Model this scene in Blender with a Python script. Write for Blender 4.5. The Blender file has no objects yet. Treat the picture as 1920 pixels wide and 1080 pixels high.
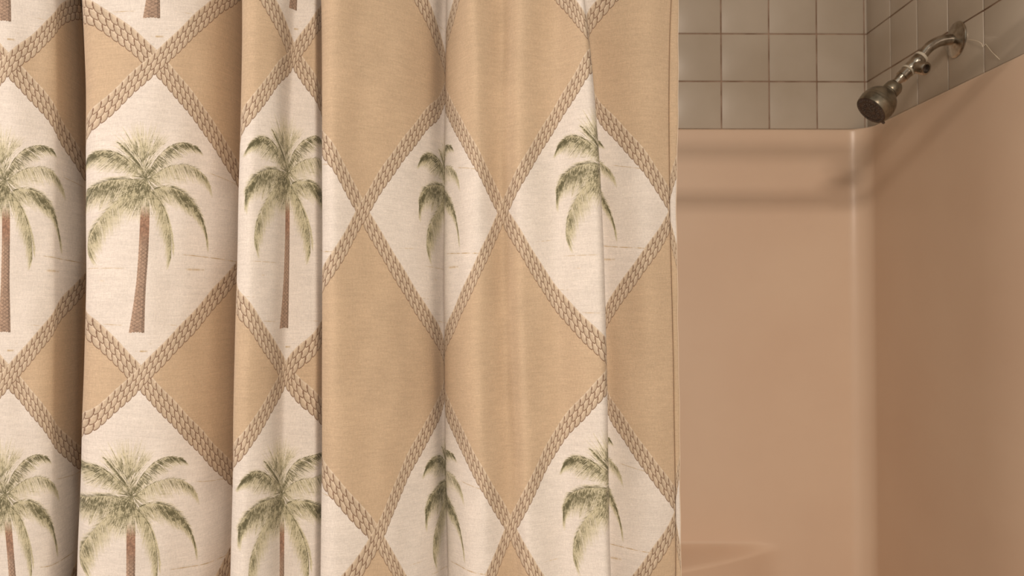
import bpy, bmesh, math, random
import numpy as np
from mathutils import Vector, Matrix

random.seed(7); rng = np.random.default_rng(11)
sc = bpy.context.scene
COL = sc.collection
# ------------------------------------------------------------------ frame of reference
# metres; camera at the origin, +Y into the picture, +Z up.  back wall 1.79 m away.
F = 1485.0                      # focal length in pixels of the 1920 frame
VX, VY = 944.0, 571.0           # where the +Y direction meets the picture
BACK, RIGHT, LEFT = 1.79, 0.83, -0.95
RIM = 0.399                     # top of the moulded surround
ZTOP, ZFLOOR = 1.25, -1.45

# ------------------------------------------------------------------ camera
cd = bpy.data.cameras.new('camera'); cam = bpy.data.objects.new('camera', cd); COL.objects.link(cam)
cd.sensor_width = 36.0; cd.lens = 36.0 * F / 1920.0
yaw = math.atan((960 - VX) / F); pitch = math.atan((VY - 540) / F)
cam.rotation_euler = (math.pi / 2 + pitch, 0, -yaw)
cd.clip_start = 0.01
cd.dof.use_dof = True; cd.dof.focus_distance = 1.03; cd.dof.aperture_fstop = 7.0
sc.camera = cam

# ------------------------------------------------------------------ world, lights, exposure
w = bpy.data.worlds.new('world'); sc.world = w; w.use_nodes = True
w.node_tree.nodes['Background'].inputs[0].default_value = (0.94, 0.87, 0.75, 1)
w.node_tree.nodes['Background'].inputs[1].default_value = 0.58

def area(name, loc, target, size, power, color, shape='RECTANGLE', size_y=None):
    l = bpy.data.lights.new(name, 'AREA'); l.shape = shape; l.size = size
    if size_y: l.size_y = size_y
    l.energy = power; l.color = color
    o = bpy.data.objects.new(name, l); COL.objects.link(o); o.location = loc
    d = Vector(target) - Vector(loc)
    o.rotation_euler = d.to_track_quat('-Z', 'Y').to_euler()
    return o
area('ceiling_lamp', (0.12, -1.15, 1.21), (0.12, -1.10, 0.0), 0.36, 54.0, (1.0, 0.85, 0.72), size_y=0.26)
area('vanity_lamp', (0.02, -1.05, 0.86), (0.2, 0.2, -0.9), 0.42, 18.0, (1.0, 0.83, 0.70), size_y=0.12)
area('side_lamp', (-1.45, 0.40, 0.32), (-0.1, 1.05, 0.0), 0.45, 9.0, (1.0, 0.88, 0.82), size_y=0.20)
sc.view_settings.view_transform = 'Standard'
sc.view_settings.look = 'None'
sc.view_settings.gamma = 1.0
sc.view_settings.use_curve_mapping = False
sc.view_settings.exposure = -0.10

# ------------------------------------------------------------------ helpers
def at(px, py, Y):
    """the point at depth Y on the line of sight through pixel (px, py)"""
    return Vector(((px - VX) * Y / F, Y, (VY - py) * Y / F))

def lin(r, g, b):
    f = lambda c: ((c / 255 + 0.055) / 1.055) ** 2.4 if c > 10 else c / 255 / 12.92
    return (f(r), f(g), f(b), 1.0)

def newmat(name, color, rough=0.5, metal=0.0, spec=0.5, coat=0.0):
    m = bpy.data.materials.new(name); m.use_nodes = True
    b = m.node_tree.nodes['Principled BSDF']
    b.inputs['Base Color'].default_value = color
    b.inputs['Roughness'].default_value = rough
    b.inputs['Metallic'].default_value = metal
    b.inputs['Specular IOR Level'].default_value = spec
    b.inputs['Coat Weight'].default_value = coat
    return m

def noise_color(m, c1, c2, scale, stretch=(1, 1, 1), detail=4, lo=0.35, hi=0.65):
    nt = m.node_tree; N = nt.nodes; b = N['Principled BSDF']
    tc = N.new('ShaderNodeTexCoord'); mp = N.new('ShaderNodeMapping'); mp.inputs['Scale'].default_value = stretch
    n = N.new('ShaderNodeTexNoise'); n.inputs['Scale'].default_value = scale; n.inputs['Detail'].default_value = detail
    r = N.new('ShaderNodeValToRGB')
    r.color_ramp.elements[0].position = lo; r.color_ramp.elements[0].color = c1
    r.color_ramp.elements[1].position = hi; r.color_ramp.elements[1].color = c2
    nt.links.new(tc.outputs['Object'], mp.inputs[0]); nt.links.new(mp.outputs[0], n.inputs['Vector'])
    nt.links.new(n.outputs[0], r.inputs[0]); nt.links.new(r.outputs[0], b.inputs['Base Color'])
    return n

def bump(m, scale, strength, dist=0.001, stretch=(1, 1, 1), detail=2):
    nt = m.node_tree; N = nt.nodes; b = N['Principled BSDF']
    tc = N.new('ShaderNodeTexCoord'); mp = N.new('ShaderNodeMapping'); mp.inputs['Scale'].default_value = stretch
    n = N.new('ShaderNodeTexNoise'); n.inputs['Scale'].default_value = scale; n.inputs['Detail'].default_value = detail
    bp = N.new('ShaderNodeBump'); bp.inputs['Strength'].default_value = strength; bp.inputs['Distance'].default_value = dist
    nt.links.new(tc.outputs['Object'], mp.inputs[0]); nt.links.new(mp.outputs[0], n.inputs['Vector'])
    nt.links.new(n.outputs[0], bp.inputs['Height']); nt.links.new(bp.outputs[0], b.inputs['Normal'])

def mesh_obj(name, verts, faces, mats, parent=None, smooth=True, midx=None):
    me = bpy.data.meshes.new(name); me.from_pydata([tuple(v) for v in verts], [], faces); me.update()
    for m in (mats if isinstance(mats, (list, tuple)) else [mats]): me.materials.append(m)
    if smooth: me.polygons.foreach_set('use_smooth', [True] * len(me.polygons))
    if midx is not None: me.polygons.foreach_set('material_index', midx)
    o = bpy.data.objects.new(name, me); COL.objects.link(o)
    if parent: o.parent = parent
    return o

def bm_obj(name, bm, mats, parent=None, smooth=True):
    bmesh.ops.recalc_face_normals(bm, faces=bm.faces)
    me = bpy.data.meshes.new(name); bm.to_mesh(me); bm.free()
    for m in (mats if isinstance(mats, (list, tuple)) else [mats]): me.materials.append(m)
    if smooth:
        me.polygons.foreach_set('use_smooth', [True] * len(me.polygons))
        me.set_sharp_from_angle(angle=math.radians(38))
    o = bpy.data.objects.new(name, me); COL.objects.link(o)
    if parent: o.parent = parent
    return o

def empty(name, loc, label, cat):
    o = bpy.data.objects.new(name, None); COL.objects.link(o); o.location = loc
    o.empty_display_size = 0.05; o['label'] = label; o['category'] = cat
    return o

def local(o, parent):
    """keep world coordinates of a mesh written in world space under a parent that is not at the origin"""
    loc = parent.location
    o.data.transform(Matrix.Translation(-loc)); return o

def box(bm, x0, x1, y0, y1, z0, z1, bev=0.0, seg=2):
    r = bmesh.ops.create_cube(bm, size=1.0)
    vs = r['verts']
    for v in vs:
        v.co = Vector((x0 + (v.co.x + .5) * (x1 - x0), y0 + (v.co.y + .5) * (y1 - y0), z0 + (v.co.z + .5) * (z1 - z0)))
    if bev > 0:
        es = list({e for v in vs for e in v.link_edges})
        bmesh.ops.bevel(bm, geom=es, offset=bev, segments=seg, profile=0.5, affect='EDGES')

def lathe(bm, origin, axis, prof, n=48):
    """prof: (distance along axis, radius) pairs"""
    a = Vector(axis).normalized(); u = a.orthogonal().normalized(); v = a.cross(u)
    rings = []
    for s, r in prof:
        c = Vector(origin) + a * s
        if r < 1e-6: rings.append([bm.verts.new(c)])
        else: rings.append([bm.verts.new(c + (u * math.cos(2 * math.pi * k / n) + v * math.sin(2 * math.pi * k / n)) * r) for k in range(n)])
    for A, B in zip(rings, rings[1:]):
        for k in range(n):
            k2 = (k + 1) % n
            if len(A) == 1 and len(B) == 1: continue
            if len(A) == 1: bm.faces.new((A[0], B[k], B[k2]))
            elif len(B) == 1: bm.faces.new((A[k], B[0], A[k2]))
            else: bm.faces.new((A[k], B[k], B[k2], A[k2]))
    return bm

def tube(bm, pts, r, n=24, closed_ends=True):
    P = [Vector(p) for p in pts]; rs = r if isinstance(r, (list, tuple)) else [r] * len(P)
    t0 = (P[1] - P[0]).normalized(); u = t0.orthogonal().normalized(); rings = []
    for i, p in enumerate(P):
        t = (P[min(i + 1, len(P) - 1)] - P[max(i - 1, 0)]).normalized()
        u = (u - t * u.dot(t)).normalized(); v = t.cross(u)
        rings.append([bm.verts.new(p + (u * math.cos(2 * math.pi * k / n) + v * math.sin(2 * math.pi * k / n)) * rs[i]) for k in range(n)])
    for A, B in zip(rings, rings[1:]):
        for k in range(n): bm.faces.new((A[k], B[k], B[(k + 1) % n], A[(k + 1) % n]))
    if closed_ends:
        bm.faces.new(rings[0][::-1]); bm.faces.new(rings[-1])

def pchip(x, y, xq):
    x = np.asarray(x, float); y = np.asarray(y, float); h = np.diff(x); d = np.diff(y) / h
    m = np.zeros_like(y)
    for i in range(1, len(x) - 1):
        if d[i - 1] * d[i] > 0:
            w1 = 2 * h[i] + h[i - 1]; w2 = h[i] + 2 * h[i - 1]
            m[i] = (w1 + w2) / (w1 / d[i - 1] + w2 / d[i])
    m[0] = d[0]; m[-1] = d[-1]
    k = np.clip(np.searchsorted(x, xq) - 1, 0, len(x) - 2)
    t = (xq - x[k]) / h[k]
    return ((2*t**3-3*t**2+1)*y[k] + (t**3-2*t**2+t)*h[k]*m[k] + (-2*t**3+3*t**2)*y[k+1] + (t**3-t**2)*h[k]*m[k+1])

# ------------------------------------------------------------------ materials of the alcove
m_tile = newmat('glazed_tile', lin(196, 180, 165), 0.30, spec=0.35)
noise_color(m_tile, lin(178, 165, 148), lin(188, 176, 160), 6.0)
bump(m_tile, 9.0, 0.25, 0.002)
m_grout = newmat('grout', lin(150, 122, 104), 0.9, spec=0.1)
noise_color(m_grout, lin(128, 100, 82), lin(172, 146, 128), 30.0)
m_surr = newmat('moulded_fibreglass', lin(214, 190, 158), 0.30, spec=0.4)
noise_color(m_surr, lin(217, 190, 166), lin(222, 197, 173), 3.0)
bump(m_surr, 3.5, 0.35, 0.004, stretch=(1, 1, 3.0))
m_paint = newmat('painted_plaster', lin(214, 200, 182), 0.85)
m_floor = newmat('vinyl_floor', lin(170, 150, 128), 0.6)
noise_color(m_floor, lin(160, 140, 118), lin(180, 160, 138), 12.0)

# ------------------------------------------------------------------ tiled walls
PITCH, GAP = 0.1095, 0.0026
def tile_grid(name, side):
    bm = bmesh.new(); rnd = random.Random(3)
    zs = [RIM - PITCH * 2 + PITCH * k for k in range(0, 11)]
    if side == 'back':
        us = [0.825 - PITCH * k for k in range(0, 17)][::-1] + [RIGHT + 0.02]
        us[0] = LEFT
    else:
        us = [1.7885 - PITCH * k for k in range(0, 9)][::-1]
    # grout bed
    if side == 'back': box(bm, LEFT, RIGHT + 0.03, BACK + 0.0016, BACK + 0.05, ZFLOOR, ZTOP)
    else: box(bm, RIGHT + 0.0016, RIGHT + 0.05, 0.90, BACK + 0.05, ZFLOOR, ZTOP)
    nb = len(bm.faces)
    for i in range(len(us) - 1):
        for j in range(len(zs) - 1):
            a0, a1, b0, b1 = us[i] + GAP / 2, us[i + 1] - GAP / 2, zs[j] + GAP / 2, zs[j + 1] - GAP / 2
            if b0 > ZTOP - 0.02: continue
            b1 = min(b1, ZTOP)
            n0 = len(bm.verts); bm.verts.ensure_lookup_table()
            tilt = (rnd.uniform(-1, 1) * 0.004, rnd.uniform(-1, 1) * 0.004); lift = rnd.uniform(0, 0.0003)
            if side == 'back': box(bm, a0, a1, BACK - lift, BACK + 0.008, b0, b1, 0.0011, 3)
            else: box(bm, RIGHT - lift, RIGHT + 0.008, a0, a1, b0, b1, 0.0011, 3)
            bm.verts.ensure_lookup_table()
            ac, bc = (a0 + a1) / 2, (b0 + b1) / 2
            for v in bm.verts[n0:]:
                if side == 'back': v.co.y += (v.co.x - ac) * tilt[0] + (v.co.z - bc) * tilt[1]
                else: v.co.x += (v.co.y - ac) * tilt[0] + (v.co.z - bc) * tilt[1]
    bm.faces.ensure_lookup_table()
    for f in bm.faces[nb:]: f.material_index = 1
    o = bm_obj(name, bm, [m_grout, m_tile]); o['kind'] = 'structure'
    return o
tile_grid('wall_back', 'back')
tile_grid('wall_right', 'right')
def slab(name, *a, mat=m_paint):
    bm = bmesh.new(); box(bm, *a); o = bm_obj(name, bm, mat, smooth=False); o['kind'] = 'structure'; return o
slab('wall_left', LEFT - 0.05, LEFT, 0.90, BACK + 0.05, ZFLOOR, ZTOP)
slab('wall_front', RIGHT, RIGHT + 0.8, 0.85, 0.90, ZFLOOR, ZTOP)
slab('ceiling', LEFT - 0.05, RIGHT + 0.05, 0.90, BACK + 0.05, ZTOP, ZTOP + 0.05)
slab('floor', LEFT - 0.8, RIGHT + 0.8, -0.9, BACK + 0.05, ZFLOOR - 0.05, ZFLOOR, mat=m_floor)

# ------------------------------------------------------------------ moulded surround with its corner and soap ledge
def surround():
    pr, r = 0.007, 0.046                       # stands proud of the tiles; corner radius
    xb, yb = RIGHT - pr, BACK - pr
    path = []                                   # (x, y, inward nx, ny)
    for k in range(150): path.append((LEFT + 0.002 + (xb - r - LEFT - 0.002) * k / 150, yb, 0, -1))
    for k in range(17):
        a = math.pi / 2 * (1 - k / 16)
        path.append((xb - r + r * math.cos(a), yb - r + r * math.sin(a), -math.cos(a), -math.sin(a)))
    for k in range(1, 50): path.append((xb, yb - r - (yb - r - 0.905) * k / 49, -1, 0))
    rows = []                                   # (z, push towards the wall)
    for k in range(7):
        a = math.pi / 2 * k / 6
        rows.append((RIM - 0.006 + 0.006 * math.cos(a), 0.0069 - 0.0069 * math.sin(a)))
    zs = list(np.linspace(RIM - 0.014, -0.44, 40)) + list(np.linspace(-0.45, -0.66, 64)) + list(np.linspace(-0.68, -1.02, 10))
    rows += [(z, 0.0) for z in zs]
    rows = [(RIM, pr - 0.0002)] + rows
    V = []; 
    for z, push in rows:
        for (x, y, nx, ny) in path:
            dx, dy = -nx * push, -ny * push
            if ny < -0.99:
                # soap ledge: its depth fades to nothing towards the corner
                e = (0.632 - x)
                depth = 0.0 if e <= 0 else (0.50 * e) * (1 - math.exp(-(e / 0.06) ** 1.5))
                depth = min(depth, 0.20)
                s = (-0.533 - z) / 0.022; s = max(0, min(1, s)); s = s * s * (3 - 2 * s)
                rimb = math.exp(-((z + 0.500) / 0.018) ** 2) * 0.0
                dy -= depth * s + rimb
            V.append((x + dx, y + dy, z))
    n = len(path); Fc = []
    for j in range(len(rows) - 1):
        for i in range(n - 1):
            a = j * n + i; Fc.append((a, a + n, a + n + 1, a + 1))
    return mesh_obj('tub_surround', V, Fc, m_surr)
s = surround()
s['label'] = 'glossy beige moulded tub surround with rounded corner and soap ledge, below the tiles'; s['category'] = 'tub surround'

# bathtub under the surround
def bathtub():
    root = empty('bathtub', (0, 1.40, ZFLOOR), 'beige bathtub standing under the moulded surround behind the curtain', 'bathtub')
    bm = bmesh.new()
    x0, x1, y0, y1 = LEFT + 0.012, RIGHT - 0.012, 1.20, BACK - 0.25
    y0, y1 = 1.19, BACK - 0.010
    def ring(ins, z, rad, n=8):
        pts = []
        for (cx, cy, a0) in ((x1 - ins - rad, y1 - ins - rad, 0), (x0 + ins + rad, y1 - ins - rad, 90), (x0 + ins + rad, y0 + ins + rad, 180), (x1 - ins - rad, y0 + ins + rad, 270)):
            for k in range(n + 1):
                a = math.radians(a0 + 90 * k / n); pts.append(bm.verts.new((cx + rad * math.cos(a), cy + rad * math.sin(a), z)))
        return pts
    R = [ring(0, ZFLOOR, .01), ring(0, -1.04, .01), ring(.004, -1.03, .01), ring(.075, -1.03, .06), ring(.088, -1.045, .07), ring(.13, -1.36, .09), ring(.17, -1.40, .09)]
    for A, B in zip(R, R[1:]):
        for k in range(len(A)): bm.faces.new((A[k], A[(k + 1) % len(A)], B[(k + 1) % len(A)], B[k]))
    bm.faces.new(R[-1])
    o = bm_obj('basin', bm, m_surr, root); local(o, root)
bathtub()

# ------------------------------------------------------------------ printed linen: one repeat of the print, computed here
TW, TH, SS = 465, 590, 3
def make_print():
    Wp, Hp = TW * SS, TH * SS
    X, Y = np.meshgrid((np.arange(Wp) + .5) / SS, (np.arange(Hp) + .5) / SS)   # print units, Y downwards
    U, Vv = X / TW, Y / TH
    b = 0.15
    tv = np.linspace(-1.5, 1.5, 4001); tu = tv + b * np.sin(2 * np.pi * tv) / (2 * np.pi)
    rs = np.random.default_rng(5)
    def smooth_noise(nx, ny, amp=1.0):
        g = rs.normal(size=(ny + 1, nx + 1)); g[-1] = g[0]; g[:, -1] = g[:, 0]
        xi = np.linspace(0, nx, Wp, endpoint=False); yi = np.linspace(0, ny, Hp, endpoint=False)
        x0 = xi.astype(int); y0 = yi.astype(int); fx = xi - x0; fy = yi - y0
        fx = fx * fx * (3 - 2 * fx); fy = (fy * fy * (3 - 2 * fy))[:, None]
        top = g[y0][:, x0] * (1 - fx) + g[y0][:, x0 + 1] * fx
        bot = g[y0 + 1][:, x0] * (1 - fx) + g[y0 + 1][:, x0 + 1] * fx
        return amp * (top * (1 - fy) + bot * fy)
    v1 = np.minimum(Vv, 1 - Vv); hw = v1 + b * np.sin(2 * np.pi * v1) / (2 * np.pi)
    a = np.minimum(U, 1 - U)
    edge = np.clip((hw - a) * TW / 1.0 + .5, 0, 1)[..., None]
    C = lambda *c: np.array(c, float) / 255
    white, tan = C(226, 217, 208), C(201, 177, 149)
    img = tan * (1 - edge) + white * edge
    # dashes of sand tone on the pale ground
    def dash(x0, y0, x1, y1, wd, al, col=C(186, 160, 122)):
        nonlocal img
        x0, x1 = (x0 - 283 + .0423 * (y0 - 330)), (x1 - 283 + .0423 * (y0 - 330)); y0 -= 114; y1 -= 114
        for sh in (-TW, 0, TW):
            for sv in (-TH, 0, TH):
                xa, xb = x0 + sh, x1 + sh; ya, yb = y0 + sv, y1 + sv
                if xb < -2 or xa > TW + 2 or max(ya, yb) < -5 or min(ya, yb) > TH + 5: continue
                t = np.clip((X - xa) / max(xb - xa, 1), 0, 1); yc = ya + (yb - ya) * t
                m = (X > xa) & (X < xb)
                k = np.exp(-((Y - yc) / wd) ** 2) * np.clip(np.minimum(X - xa, xb - X) / 8, 0, 1) * m * al
                k = k * np.clip(.75 + .5 * dn, 0, 1.3)
                img = img * (1 - k[..., None]) + col * k[..., None]
    dn = smooth_noise(90, 12)
    for d in ((338, 475, 450, 485, .8, .8), (345, 503, 382, 504, 1.8, .75), (180, 499, 245, 501, .7, .4), (200, 523, 212, 524, 1.2, .45),
              (385, 316, 455, 330, .7, .55), (205, 605, 240, 607, .9, .5), (258, 655, 282, 655, 1.5, .8), (282, 641, 290, 642, 1.2, .5),
              (150, 560, 190, 562, .7, .35), (300, 606, 350, 610, .7, .35), (120, 470, 160, 468, .7, .4)): dash(*d)
    # ---- palm
    acc = {'L': ([], []), 'D': ([], [])}
    def put(buf, px, py, al):
        x = (px - 283 + .0423 * (py - 330)) * SS; y = (py - 114) * SS
        for ox in (0, 1):
            for oy in (0, 1):
                fx = np.floor(x - .5).astype(int) + ox; fy = np.floor(y - .5).astype(int) + oy
                wgt = (1 - np.abs(x - .5 - fx)) * (1 - np.abs(y - .5 - fy))
                acc[buf][0].append((fy % Hp) * Wp + (fx % Wp))
                acc[buf][1].append(-np.log(np.clip(1 - al * np.clip(wgt, 0, 1), 1e-3, 1)))
    def stroke(buf, x0, y0, dx, dy, L, al, sag=0.0, gap=False, wide=1.0):
        n = max(4, int(L * SS * 1.1)); t = np.linspace(0, 1, n)
        x = x0 + dx * L * t; y = y0 + dy * L * t + sag * t * t
        A = al * (1 - .55 * t ** 2.5)
        if gap:
            ph = rs.uniform(0, 6.3); A = A * (np.sin(t * L * .55 + ph) + np.sin(t * L * .23 + ph * 2) > -.5)
        put(buf, x, y, A)
        put(buf, x + .30 * wide * dy, y - .30 * wide * dx, A * .8)
        if wide > 1: put(buf, x - .35 * wide * dy, y + .35 * wide * dx, A * .7)
    def frond(P, L, light=1.0, dark=1.0, n=230, down=0.75, up=0.35, dzone=(0, 1), side=0.0, start=.3):
        P = np.array(P, float)
        for i in range(n):
            t = rs.uniform(0.0, 1); B = [(1 - t) ** 3, 3 * t * (1 - t) ** 2, 3 * t * t * (1 - t), t ** 3]
            p = sum(bb * q for bb, q in zip(B, P))
            d = 3 * ((1 - t) ** 2 * (P[1] - P[0]) + 2 * t * (1 - t) * (P[2] - P[1]) + t * t * (P[3] - P[2])); d /= np.linalg.norm(d) + 1e-6
            l = L * min(1, start + 1.9 * t) * (1 - .45 * t ** 3) * rs.uniform(.5, 1.08)
            v = d * (.35 + .55 * t) + np.array([side + rs.normal(0, .10), down]); v /= np.linalg.norm(v)
            stroke('L', p[0], p[1], v[0], v[1], l, .50 * light, sag=l * .12, wide=1.5)
            if rs.uniform() < .85 * dark:
                k = 1.0 if dzone[0] <= t <= dzone[1] else .45
                q0 = rs.uniform(0, .35) * l
                stroke('D', p[0] + v[0] * q0, p[1] + v[1] * q0, v[0], v[1], l * rs.uniform(.3, .75), .66 * k * min(dark, 1.3), sag=l * .06, gap=True)
            if rs.uniform() < up:
                v2 = d * 1.1 + np.array([0, -.6]); v2 /= np.linalg.norm(v2)
                stroke('L', p[0], p[1], v2[0], v2[1], l * .28, .4 * light)
                stroke('D', p[0], p[1], v2[0], v2[1], l * .16, .45 * dark)
        t = np.linspace(0, 1, 700)[:, None]
        c = (1 - t) ** 3 * P[0] + 3 * t * (1 - t) ** 2 * P[1] + 3 * t * t * (1 - t) * P[2] + t ** 3 * P[3]
        put('D', c[:, 0], c[:, 1], .30 * dark)
    def fan(cx0, cy0, a0, sp, r0, r1, l0, l1, n, dark, lim=999, sx=1.0):
        for i in range(n):
            a = np.radians(rs.normal(a0, sp)); r = rs.uniform(r0, r1); L = rs.uniform(l0, l1)
            dx, dy = math.cos(a), math.sin(a); L = min(L, max(5, lim - r))
            x0, y0 = cx0 + dx * r * sx, cy0 + dy * r
            stroke('L', x0, y0, dx, dy, L, .42, wide=1.2)
            if rs.uniform() < dark: stroke('D', x0, y0, dx, dy, L * .6, .55, gap=True)
    fan(272, 306, -97, 24, 6, 52, 16, 40, 240, .22, lim=80)         # upright tuft
    fan(270, 312, -118, 13, 26, 50, 8, 18, 110, .85)                # dark bunch left of the tuft
    fan(272, 320, -93, 24, 6, 44, 8, 20, 260, .85, sx=.8)
    fan(275, 300, -56, 7, 10, 44, 8, 18, 90, .45)
    frond([(271, 318), (262, 300), (250, 286), (234, 266)], 20, 1.0, 1.1, 160, down=-.2, side=-.5, up=.5)
    frond([(262, 320), (240, 284), (206, 262), (181, 294)], 40, 1.0, 1.15, 520, down=1.0, side=-.35, dzone=(.35, 1))
    frond([(268, 318), (252, 296), (240, 288), (226, 286)], 26, .9, .8, 200, down=.7, side=.5)
    frond([(279, 324), (293, 290), (322, 250), (366, 270)], 31, .9, 1.25, 430, down=.8, side=.25)
    frond([(281, 334), (312, 302), (366, 286), (391, 342)], 36, 1.0, .75, 420, down=1.3, up=.2, dzone=(.5, .85))
    frond([(288, 354), (332, 334), (376, 374), (383, 440)], 47, 1.15, 1.0, 640, down=1.3, side=.25, dzone=(.15, .8), start=.5)
    frond([(284, 350), (244, 318), (176, 334), (174, 384)], 52, 1.0, 1.0, 700, down=1.15, side=.1, dzone=(0, .75), start=.55)
    frond([(262, 352), (232, 362), (186, 412), (189, 470)], 46, 1.05, .55, 480, down=.8, side=.55, dzone=(.4, 1), start=.5)
    frond([(282, 356), (308, 376), (322, 430), (319, 482)], 40, 1.1, .50, 440, down=.9, side=-.5, up=.8, start=.4)
    frond([(282, 356), (306, 374), (322, 420), (322, 470)], 20, 1.0, .3, 200, down=.9, side=.5)
    frond([(289, 353), (303, 345), (316, 343), (328, 350)], 6, .6, 1.0, 60)
    fan(275, 332, -95, 62, 0, 16, 8, 20, 260, .9)
    fan(276, 330, 100, 38, 0, 58, 12, 30, 620, .80, lim=98, sx=.85)     # hanging skirt round the top of the trunk
    fan(272, 334, 118, 22, 20, 66, 12, 26, 260, .72, lim=102, sx=.9)
    Lc, Dc = [np.bincount(np.concatenate(acc[k][0]), np.concatenate(acc[k][1]), minlength=Wp * Hp) for k in 'LD']
    # trunk
    xc = (X + TW / 2) % TW - TW / 2
    ypx = Y + 114.; xt = xc + 283 - .0423 * (ypx - 330)
    tt = np.clip((ypx - 385) / 235, 0, 1)
    ctr = 274.5 - 4 * tt - 8.5 * tt ** 2.2; half = 7.6 + 1.0 * tt + 4.6 * np.clip((tt - .55) / .45, 0, 1) ** 1.6
    inside = np.clip((half - np.abs(xt - ctr)) / .8 + .5, 0, 1) * np.clip((ypx - 380) / 25, 0, 1) * np.clip(620 + .05 * (xt - ctr) ** 2 * .2 - ypx + .6 * np.sin(xt * 1.3), 0, 1)
    q = (xt - ctr) / half
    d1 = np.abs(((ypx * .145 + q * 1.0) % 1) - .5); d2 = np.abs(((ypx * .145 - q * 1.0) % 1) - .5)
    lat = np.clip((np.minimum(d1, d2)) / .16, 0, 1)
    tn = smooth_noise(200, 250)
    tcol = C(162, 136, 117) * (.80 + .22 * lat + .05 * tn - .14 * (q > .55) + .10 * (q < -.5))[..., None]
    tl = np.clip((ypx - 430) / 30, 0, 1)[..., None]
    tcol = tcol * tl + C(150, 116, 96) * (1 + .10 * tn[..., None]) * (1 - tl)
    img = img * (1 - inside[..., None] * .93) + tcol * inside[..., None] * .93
    mott = smooth_noise(230, 290); mot2 = smooth_noise(70, 90)
    cl = (1 - np.exp(-Lc.reshape(Hp, Wp))); cdk = (1 - np.exp(-Dc.reshape(Hp, Wp) * np.clip(.9 + .35 * mott + .45 * mot2, .15, 2.2)))
    # below the crown's middle the trunk shows through
    img = img * (1 - .72 * cl[..., None]) + C(192, 183, 144) * .72 * cl[..., None]
    img = img * (1 - .90 * cdk[..., None]) + C(88, 84, 62) * .90 * cdk[..., None]
    # ---- three-strand ropes
    def rope(sign, thick):
        nonlocal img
        Us = U if sign > 0 else 1 - U
        Vc = np.interp(Us, tu, tv)                                   # centre line of the falling band in this tile
        wig = .8 * np.sin(U * 2 * np.pi * 9)
        best = None
        for sh in (-1, 0, 1):
            dy = Y - (Vc + sh) * TH + wig
            m = np.abs(dy) < thick / 2 + 4
            T = thick / 3
            qq = (dy + thick / 2) / T                                 # 0..3 from the upper edge
            pitch = TW / 48.0
            base = None
            x = X
            for k in (2, 1, 0):
                # every strand is a row of cells: a stroke runs down the cell's side, rounds its corner
                # and follows the lower edge; p runs along the strand from one stroke to the next
                ph = (x / pitch + k * .5 + (.0 if sign > 0 else .25)) % 1.0
                p = ph if sign > 0 else 1 - ph
                ql = qq - k
                qc = 1 + .10 * np.sin(np.pi * p) - .50 * np.exp(-p / .11)
                slope = (.10 * np.pi * np.cos(np.pi * p) + .50 / .11 * np.exp(-p / .11)) * T / pitch
                cut = np.maximum(qc, .86)
                ins = np.clip((ql + .16 * (k > 0) + .02) * T / 1.0 + .5, 0, 1) * np.clip((cut - ql) * T / 1.0 + .8, 0, 1) * m
                pd = np.minimum(p, 1 - p) * pitch
                dl = np.abs(ql - qc + .03) * T / np.sqrt(1 + slope ** 2)
                ln = np.exp(-(pd / .88) ** 2) * np.clip((ql - .06) / .12, 0, 1) * np.clip((.62 - ql) / .08, 0, 1)
                lo = np.exp(-(dl / .92) ** 2)
                hi = np.exp(-((1 - p) * pitch / 2.4) ** 2) * np.clip(1.1 - ql, 0, 1) + np.exp(-((ql - .12) * T / 2.0) ** 2) * .7
                shd = np.clip(1 - p / .45, 0, 1) * .5 + np.clip((ql - .45) / .55, 0, 1) * .35
                col = C(203, 183, 159) * (1 - .22 * shd[..., None])
                col = col + (C(228, 212, 191) - col) * np.clip(hi, 0, 1)[..., None] * .8
                dk = np.clip(np.maximum(ln, lo), 0, 1)[..., None] * .92
                col = col * (1 - dk) + C(114, 84, 66) * dk
                img = img * (1 - ins[..., None]) + col * ins[..., None]
    rope(+1, 48.0)
    rope(-1, 44.0)
    # ---- linen: slubs and threads
    slub = .010 * smooth_noise(60, 700) + .008 * smooth_noise(500, 60) + .012 * smooth_noise(400, 520) + .012 * smooth_noise(24, 300)
    blot = .010 * smooth_noise(14, 16)
    img = img * (1 + slub + blot)[..., None]
    out = np.ones((Hp, Wp, 4), np.float32); out[..., :3] = np.clip(img, 0, 1)
    im = bpy.data.images.new('palm_print', Wp, Hp, alpha=False)
    im.pixels.foreach_set(out[::-1].ravel()); im.update(); im.pack()
    return im
PRINT = make_print()

m_cloth = bpy.data.materials.new('printed_linen'); m_cloth.use_nodes = True
nt = m_cloth.node_tree; N = nt.nodes; Lk = nt.links; B = N['Principled BSDF']
B.inputs['Roughness'].default_value = 0.92; B.inputs['Specular IOR Level'].default_value = 0.12
B.inputs['Sheen Weight'].default_value = 0.08
uvn = N.new('ShaderNodeUVMap'); uvn.uv_map = 'cloth'
ti = N.new('ShaderNodeTexImage'); ti.image = PRINT; ti.extension = 'REPEAT'; ti.interpolation = 'Linear'
Lk.new(uvn.outputs[0], ti.inputs[0]); 
mp = N.new('ShaderNodeMapping'); mp.inputs['Scale'].default_value = (95, 520, 1); Lk.new(uvn.outputs[0], mp.inputs[0])
n1 = N.new('ShaderNodeTexNoise'); n1.inputs['Scale'].default_value = 1.0; n1.inputs['Detail'].default_value = 2; Lk.new(mp.outputs[0], n1.inputs['Vector'])
mp2 = N.new('ShaderNodeMapping'); mp2.inputs['Scale'].default_value = (460, 60, 1); Lk.new(uvn.outputs[0], mp2.inputs[0])
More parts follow.
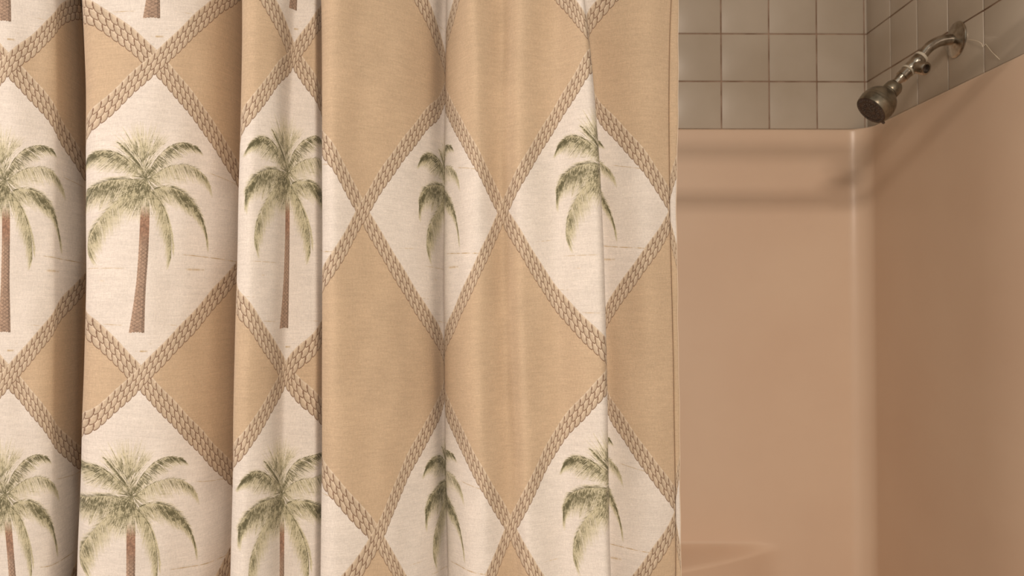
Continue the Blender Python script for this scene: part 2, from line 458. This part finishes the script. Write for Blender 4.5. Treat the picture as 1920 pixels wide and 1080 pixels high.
n2 = N.new('ShaderNodeTexNoise'); n2.inputs['Scale'].default_value = 1.0; n2.inputs['Detail'].default_value = 2; Lk.new(mp2.outputs[0], n2.inputs['Vector'])
ad = N.new('ShaderNodeMath'); ad.operation = 'ADD'; Lk.new(n1.outputs[0], ad.inputs[0]); Lk.new(n2.outputs[0], ad.inputs[1])
mr = N.new('ShaderNodeMapRange'); mr.inputs[1].default_value = .7; mr.inputs[2].default_value = 1.3; mr.inputs[3].default_value = .90; mr.inputs[4].default_value = 1.08
Lk.new(ad.outputs[0], mr.inputs[0])
mx = N.new('ShaderNodeVectorMath'); mx.operation = 'MULTIPLY'; Lk.new(ti.outputs[0], mx.inputs[0]); Lk.new(mr.outputs[0], mx.inputs[1])
Lk.new(mx.outputs[0], B.inputs['Base Color'])
bp = N.new('ShaderNodeBump'); bp.inputs['Strength'].default_value = .35; bp.inputs['Distance'].default_value = .0006
Lk.new(ad.outputs[0], bp.inputs['Height']); Lk.new(bp.outputs[0], B.inputs['Normal'])
trl = N.new('ShaderNodeBsdfTranslucent'); Lk.new(mx.outputs[0], trl.inputs[0]); ms = N.new('ShaderNodeMixShader'); ms.inputs[0].default_value = 0.12
Lk.new(B.outputs[0], ms.inputs[1]); Lk.new(trl.outputs[0], ms.inputs[2]); Lk.new(ms.outputs[0], N['Material Output'].inputs[0])

# ------------------------------------------------------------------ the shower curtain
# folds: four heights down the cloth (picture rows 80, 400, 700, 1000 at the cloth) and, per fold line,
# sideways place at the four heights, depth, and place along the cloth in repeats of the print
REPW, REPH = 0.318, 0.404
LV = np.array([(VY - y) * 1.02 / F for y in (80, 400, 700, 1000)])
NODES = [
 ((-372,-370,-368,-366), 1.09, -1.40), ((-340,-335,-335,-335), 1.05, -1.26),
 ((-270,-265,-265,-265), 1.03, -1.0), ((-180,-178,-178,-178), 1.045, -0.76), ((-140,-138,-138,-138), 1.11, -0.65),
 ((-118,-112,-112,-112), 1.165, -0.58), ((-108,-104,-104,-104), 1.12, -0.42), ((-116,-112,-112,-114), 1.055, -0.29), ((-92,-88,-88,-90), 1.028, -0.23),
 ((17,20,22,34), 1.030, 0.0), ((104,108,108,108), 1.055, (.187,.195,.205,.205)), ((140,146,145,142), 1.108, (.278,.285,.295,.295)), ((162,170,168,163), 1.165, (.355,.365,.380,.380)), ((170,179,176,171), 1.135, 0.58),
 ((158,165,163,158), 1.060, (.770,.790,.810,.800)), ((178,186,183,178), 1.028, (.815,.830,.845,.835)), ((292,281,269,260), 1.015, 1.0), ((405,398,392,385), 1.052, (1.238,1.248,1.260,1.260)),
 ((440,435,430,424), 1.092, (1.320,1.330,1.345,1.345)), ((459,456,452,447), 1.126, (1.375,1.385,1.410,1.410)), ((468,464,460,456), 1.070, 1.60),
 ((456,452,447,442), 0.965, 1.750), ((474,470,465,461), 0.955, 1.785), ((522,514,509,507), 0.975, 1.905), ((550,541,537,535), 1.005, 2.0), ((566,560,556,556), 1.006, 2.05),
 ((588,590,592,592), 1.005, 2.11), ((603,609,611,611), 1.030, 2.18), ((611,617,618,618), 1.030, 2.26),
 ((601,605,606,606), 0.985, 2.305), ((620,624,627,628), 0.968, 2.355), ((677,679,693,710), 0.988, 2.5), ((760,760,765,775), 1.020, 2.70), ((805,802,808,815), 1.052, 2.82),
 ((829,829,831,836), 1.085, 2.905), ((839,839,840,845), 1.090, 3.00), ((836,834,835,840), 1.062, 3.09), ((852,853,856,862), 1.030, 3.20), ((892,898,903,910), 1.002, 3.36),
 ((940,943,950,958), 1.019, 3.5), ((975,976,982,992), 0.998, 3.59), ((1038,1040,1045,1052), 1.012, 3.76), ((1080,1090,1098,1104), 0.992, 3.87),
 ((1098,1120,1129,1134), 0.985, 3.93), ((1105,1129,1137,1142), 1.000, 3.955), ((1098,1119,1127,1132), 1.045, 4.05),
 ((1112,1131,1139,1144), 1.078, 4.165), ((1150,1160,1166,1170), 1.070, 4.245), ((1215,1215,1218,1222), 1.056, 4.37), ((1250,1249,1254,1258), 1.066, 4.45), ((1258,1257,1262,1265), 1.070, 4.475)]
Z0 = ([-1.5, 1.0, 2.0, 2.5, 3.0, 3.5, 4.0, 4.7], [.311, .311, .317, .318, .312, .321, .328, .329])
PX = np.array([n[0] for n in NODES], float); PYD = np.array([n[1] for n in NODES]); PU = np.array([n[2] if isinstance(n[2], tuple) else (n[2],) * 4 for n in NODES])
ZT, ZB = 0.463, -1.28
zrows = np.concatenate([np.linspace(ZT, 0.42, 20, endpoint=False), np.linspace(0.42, -0.38, 190, endpoint=False), np.linspace(-0.38, ZB, 30)])
NC = 1300
def level(tab, z):
    out = np.empty(len(NODES))
    zz = LV[::-1]
    zc = min(max(z, zz[0] - .12), zz[-1] + .12)
    for i in range(len(NODES)):
        y = tab[i][::-1]
        # gentle cubic through the four heights
        v = 0
        for a in range(4):
            t = y[a]
            for b_ in range(4):
                if a != b_: t *= (zc - zz[b_]) / (zz[a] - zz[b_])
            v += t
        out[i] = v
    return out
def profile(z):
    px = level(PX, z); us = level(PU, z); x = (px - VX) * PYD / F; y = PYD.copy()
    s = np.concatenate([[0], np.cumsum(np.hypot(np.diff(x), np.diff(y)))])
    q = np.linspace(0, s[-1], NC)
    X = pchip(s, x, q); Y = pchip(s, y, q); Uq = pchip(s, us, q)
    k = np.exp(-np.linspace(-2.2, 2.2, 15) ** 2); k /= k.sum()
    sm = lambda a: np.convolve(np.concatenate([2 * a[0] - a[7:0:-1], a, 2 * a[-1] - a[-2:-9:-1]]), k, 'valid')
    return sm(X), sm(Y), sm(sm(Uq))
prof = [profile(z) for z in zrows]
ratio = np.hypot(np.diff(prof[100][0]), np.diff(prof[100][1])).sum() / ((PU[-1][0] - PU[0][0]) * REPW)
print('arc ratio', ratio)
sm_ph = np.random.default_rng(2).uniform(0, 6.28, 12)
def wrinkle(u, z):
    w_ = .0026 * np.sin(u * 9 + z * 5 + sm_ph[0]) * np.sin(z * 7 + sm_ph[1]) + .0018 * np.sin(u * 23 + z * 11 + sm_ph[2]) * np.sin(z * 13 - u * 3 + sm_ph[3])
    w_ += .0007 * np.sin(u * 41 - z * 17 + sm_ph[4]) * np.sin(z * 29 + u * 6 + sm_ph[5])
    return w_
V = []; UV = []
for (X, Y, Uq), z in zip(prof, zrows):
    Yd = Y + wrinkle(Uq, z)
    Vc = (np.interp(Uq, *Z0) - z) / REPH
    V.append(np.stack([X, Yd, np.full(NC, z)], 1)); UV.append(np.stack([Uq, 1 - Vc], 1))
V = np.concatenate(V); UV = np.concatenate(UV)
nr = len(zrows)
jj, ii = np.meshgrid(np.arange(nr - 1), np.arange(NC - 1), indexing='ij')
a = (jj * NC + ii).ravel(); faces = np.stack([a, a + NC, a + NC + 1, a + 1], 1)
curtain = empty('shower_curtain', (0.0, 1.05, ZT), 'long linen shower curtain printed with palm trees in rope diamonds, hanging in deep folds', 'shower curtain')
me = bpy.data.meshes.new('cloth_panel')
me.vertices.add(len(V)); me.vertices.foreach_set('co', (V - np.array([0, 1.05, ZT])).ravel())
me.loops.add(faces.size); me.loops.foreach_set('vertex_index', faces.ravel())
me.polygons.add(len(faces)); me.polygons.foreach_set('loop_start', np.arange(0, faces.size, 4)); me.polygons.foreach_set('loop_total', np.full(len(faces), 4))
me.update(calc_edges=True); me.polygons.foreach_set('use_smooth', np.ones(len(faces), bool))
uvl = me.uv_layers.new(name='cloth'); uvl.data.foreach_set('uv', UV[faces.ravel()].ravel().astype(np.float32))
me.materials.append(m_cloth); me.validate()
cloth = bpy.data.objects.new('cloth_panel', me); COL.objects.link(cloth); cloth.parent = curtain
sol = cloth.modifiers.new('thickness', 'SOLIDIFY'); sol.thickness = 0.0007; sol.offset = 1.0

# turned hem down the free edge, and its corded edge
def hem():
    Vh = []; Fh = []; uv = []; K = 18; cord = []
    ecoef = ((80, 1273.5), (400, 1268), (700, 1271.5), (1000, 1273.5))
    ez = [(VY - y) * 1.02 / F for y, _ in ecoef][::-1]; ex = [x for _, x in ecoef][::-1]
    for r, z in enumerate(zrows):
        X, Y, Uq = prof[r]
        x0, y0 = X[-1], Y[-1] + wrinkle(Uq[-1], z)
        zc = min(max(z, ez[0] - .1), ez[-1] + .1)
        pe = float(np.interp(zc, ez, ex)) + .5 * math.sin(z * 31) + .4 * math.sin(z * 83)
        y1 = y0 + 0.001; x1 = (pe - VX) * y1 / F
        wd = x1 - x0; cxm, cym = (x0 + x1) / 2, y0 - 0.0012
        for k in range(K):
            an = 2 * math.pi * k / K
            cxx, syy = math.cos(an), math.sin(an)
            fx = math.copysign(abs(cxx) ** .7, cxx) * wd / 2 ; fy = math.copysign(abs(syy) ** .8, syy) * .0022
            Vh.append((cxm + fx, cym + fy - .0008, z))
            uv.append((4.60 + .035 * (fx / wd * 2), 1 - (np.interp(4.5, *Z0) - z) / REPH))
        cord.append((x1 + .0002, y1 - .0014, z))
    for j in range(nr - 1):
        for k in range(K):
            Fh.append((j * K + k, (j + 1) * K + k, (j + 1) * K + (k + 1) % K, j * K + (k + 1) % K))
    o = mesh_obj('hem', Vh, Fh, m_cloth, curtain); local(o, curtain)
    ul = o.data.uv_layers.new(name='cloth')
    for l in o.data.loops: ul.data[l.index].uv = uv[l.vertex_index]
    m_cord = newmat('edge_thread', lin(226, 206, 182), .85); bump(m_cord, 500, .6, .0005)
    bm = bmesh.new(); tube(bm, cord, .0009, 8)
    c = bm_obj('edge_stitching', bm, m_cord, curtain); local(c, curtain)
hem()

# ------------------------------------------------------------------ curtain rod (above the picture) and its rings
m_chrome = newmat('worn_chrome', lin(176, 168, 156), .22, metal=1.0)
noise_color(m_chrome, lin(132, 122, 108), lin(196, 188, 176), 60, lo=.3, hi=.6)
rod = empty('curtain_rod', (0.83, 1.05, 0.480), 'chrome curtain rod spanning the tub opening above the curtain', 'curtain rod')
bm = bmesh.new(); tube(bm, [(LEFT + .002, 1.05, .480), (0, 1.05, .480), (RIGHT - .002, 1.05, .480)], .0125, 32); local(bm_obj('rod_tube', bm, m_chrome, rod), rod)

m_ringp = newmat('ring_plastic', lin(226, 216, 200), .35)
for k in range(9):
    x = -0.86 + k * 0.132
    bm = bmesh.new()
    pts = [(x, 1.05 + .0146 * math.cos(a_), .480 + .0146 * math.sin(a_)) for a_ in np.linspace(0, 2 * math.pi, 29)]
    tube(bm, pts, .0009, 8, closed_ends=False); local(bm_obj('ring', bm, m_ringp, rod), rod)

# ------------------------------------------------------------------ shower head on its arm
def shower():
    D = 1.4315
    P = lambda px, py, Y=D: at(px, py, Y)
    root = empty('shower_fixture', (RIGHT, D, P(1805, 68).z), 'worn chrome shower head with angled arm and diverter, fixed to right tiled wall', 'shower head')
    m_body = newmat('brushed_nickel_plastic', lin(150, 138, 116), .32, metal=.75)
    noise_color(m_body, lin(96, 88, 74), lin(146, 136, 118), 60, lo=.3, hi=.65)
    m_dark = newmat('dark_rubber', lin(62, 54, 48), .5)
    noise_color(m_dark, lin(58, 46, 40), lin(90, 74, 64), 120)
    m_ring = newmat('thread_tape', lin(188, 178, 160), .6)
    def part(name, bm, m, par=root):
        o = bm_obj(name, bm, m, root if par is root else par); local(o, root); return o
    fz = P(1805, 68).z
    # escutcheon
    bm = bmesh.new()
    lathe(bm, (RIGHT, D, fz), (-1, 0, 0), [(0.0, .0323), (.002, .0325), (.0035, .0312), (.0045, .0285), (.0065, .022), (.009, .014), (.0105, .0108), (.0105, .001)], 64)
    part('escutcheon', bm, m_chrome)
    # arm: bent tube
    pts = [P(1812, 67), P(1795, 68), P(1782, 69), P(1770, 72), P(1760, 77), P(1751, 83.5), P(1743, 92), P(1736, 101), P(1731, 107)]
    sm = []
    for i in range(len(pts) - 1):
        p0, p1, p2, p3 = pts[max(i - 1, 0)], pts[i], pts[i + 1], pts[min(i + 2, len(pts) - 1)]
        for k in range(5):
            t = k / 5; sm.append(.5 * ((2 * p1) + (p2 - p0) * t + (2 * p0 - 5 * p1 + 4 * p2 - p3) * t * t + (3 * p1 - p0 - 3 * p2 + p3) * t ** 3))
    sm.append(pts[-1]); bm = bmesh.new(); tube(bm, sm, .0098, 32); part('shower_arm', bm, m_chrome)
    # axis of everything below the bend
    ax = Vector((-.716, -.03, -.698)).normalized()
    def lp(px, py): return P(px, py)
    top = lp(1736, 103)
    bm = bmesh.new(); lathe(bm, top, ax, [(-.002, .0098), (-.002, .0132), (.001, .0136), (.003, .0132), (.003, .0098)], 40); part('thread_collar', bm, m_ring)
    # diverter body
    bm = bmesh.new()
    lathe(bm, top, ax, [(.002, .004), (.002, .0120), (.010, .0130), (.0155, .0132), (.018, .0118), (.022, .0122), (.030, .0124), (.033, .0112), (.036, .0108), (.036, .003)], 40)
    dv = part('diverter', bm, m_chrome)
    c = top + ax * .0235
    perp = Vector((.698, 0, -.716)); kax = (Vector((0, -1, 0)) * .024 + perp * .015).normalized()
    bm = bmesh.new()
    lathe(bm, c, kax, [(.004, .002), (.004, .0092), (.013, .0098), (.0135, .0112), (.030, .0118), (.032, .0106), (.032, .0078), (.024, .0074), (.024, .001)], 40)
    kn = part('diverter_port', bm, m_chrome, dv)
    bm = bmesh.new(); lathe(bm, c, kax, [(.0243, .0001), (.0243, .0072), (.0255, .0072), (.0258, .0001)], 32); part('port_bore', bm, m_dark, dv)
    # second collar + neck
    n0 = top + ax * .034
    bm = bmesh.new(); lathe(bm, n0, ax, [(-.001, .009), (-.001, .0124), (.0012, .0128), (.0028, .0124), (.0028, .009)], 40); part('lower_collar', bm, m_ring)
    bm = bmesh.new(); lathe(bm, n0, ax, [(.002, .002), (.002, .0112), (.018, .0112), (.0185, .0098), (.023, .0088), (.026, .0080), (.034, .0078), (.034, .002)], 40); part('neck', bm, m_chrome)
    # head axis
    face = P(1640, 203.5); ha = Vector((-.713, -.084, -.695)).normalized()
    base = face - ha * .068
    # knurled nut
    bm = bmesh.new(); nn = 72
    lathe(bm, base, ha, [(-.003, .004), (-.003, .0112), (.001, .0140), (.005, .0156), (.016, .0160), (.0185, .0148), (.0185, .004)], nn)
    for v in bm.verts:
        d = v.co - base; s_ = d.dot(ha); rad = d - ha * s_
        if rad.length > .0125:
            pass
    part('coupling_nut', bm, m_body)
    # body
    bm = bmesh.new()
    lathe(bm, base, ha, [(.018, .004), (.018, .0135), (.0195, .0150), (.0215, .0150), (.0225, .0160), (.026, .0210), (.031, .0258), (.037, .0295), (.043, .0315), (.0475, .0322),
                         (.0482, .0314), (.0490, .0322), (.0535, .0325), (.0542, .0318), (.0550, .0324), (.062, .0315), (.067, .0305), (.0682, .0299), (.0683, .0292), (.0670, .0288), (.0670, .001)], 72)
    hb = part('head_body', bm, m_body)
    # selector grooves round the ring
    u = ha.orthogonal().normalized(); vv = ha.cross(u)
    bm = bmesh.new()
    lathe(bm, base, ha, [(.0667, .0001), (.0692, .0001), (.0692, .008), (.0698, .0085), (.0698, .010), (.0690, .0108), (.0690, .0225), (.0697, .0232), (.0697, .0274), (.0688, .0284), (.0667, .0287)], 72)
    fp = part('face_plate', bm, m_dark, hb)
    bm = bmesh.new()
    for rr, cnt in ((.0247, 30), (.0165, 18), (.0125, 12)):
        for k in range(cnt):
            a_ = 2 * math.pi * k / cnt; p = base + ha * .0690 + (u * math.cos(a_) + vv * math.sin(a_)) * rr
            lathe(bm, p, ha, [(-.001, .0009), (.0012, .0008), (.0018, .0004), (.0018, .00001)], 8)
    m_noz = newmat('nozzle_rubber', lin(96, 86, 78), .5)
    part('nozzles', bm, m_noz, hb)
    # dark lug at the lowest point of the rim and two small marks on the ring
    down = (Vector((0, 0, -1)) - ha * (-ha.z)).normalized(); low = (down * .92 + Vector((.3, 0, 0))); low = (low - ha * low.dot(ha)).normalized()
    bm = bmesh.new(); p = base + ha * .0665 + low * .0295
    lathe(bm, p, low, [(-.003, .0001), (-.003, .0030), (.0035, .0026), (.0048, .0016), (.005, .0001)], 16)
    part('selector_lug', bm, m_dark, hb)
    # raised arrow-like mark in the middle of the face
    bm = bmesh.new()
    cc = base + ha * .0694; rt = Vector((0, -1, 0)); rt = (rt - ha * rt.dot(ha)).normalized(); up = ha.cross(rt)
    for s1, e1 in (((-.008, .004), (.001, -.003)), ((.001, -.003), (.009, -.002)), ((.001, -.003), (.003, .006))):
        tube(bm, [cc + rt * s1[0] + up * s1[1], cc + rt * e1[0] + up * e1[1]], .0008, 8)
    part('face_mark', bm, m_noz, hb)
shower()

# fine pale strand of thread caught on the tiles right of the escutcheon
m_thr = newmat('pale_thread', lin(225, 212, 190), .4)
pts = [(1829, 67.5, -.002), (1838, 68.5, -.003), (1846, 70, -.004), (1852, 72, -.004), (1856, 76, -.003), (1857, 82, -.002), (1861, 76, -.001), (1868, 82, -.003), (1876, 91, -.004), (1884, 101, -.002), (1888, 106, -.001)]
P3 = []
for px, py, off in pts:
    Y = F * RIGHT / (px - VX); p = at(px, py, Y); p.x += off; P3.append(p)
bm = bmesh.new(); tube(bm, P3, .0005, 6)
t = bm_obj('loose_thread', bm, m_thr); t['label'] = 'thin pale thread stuck to the tiles right of the shower arm'; t['category'] = 'thread'
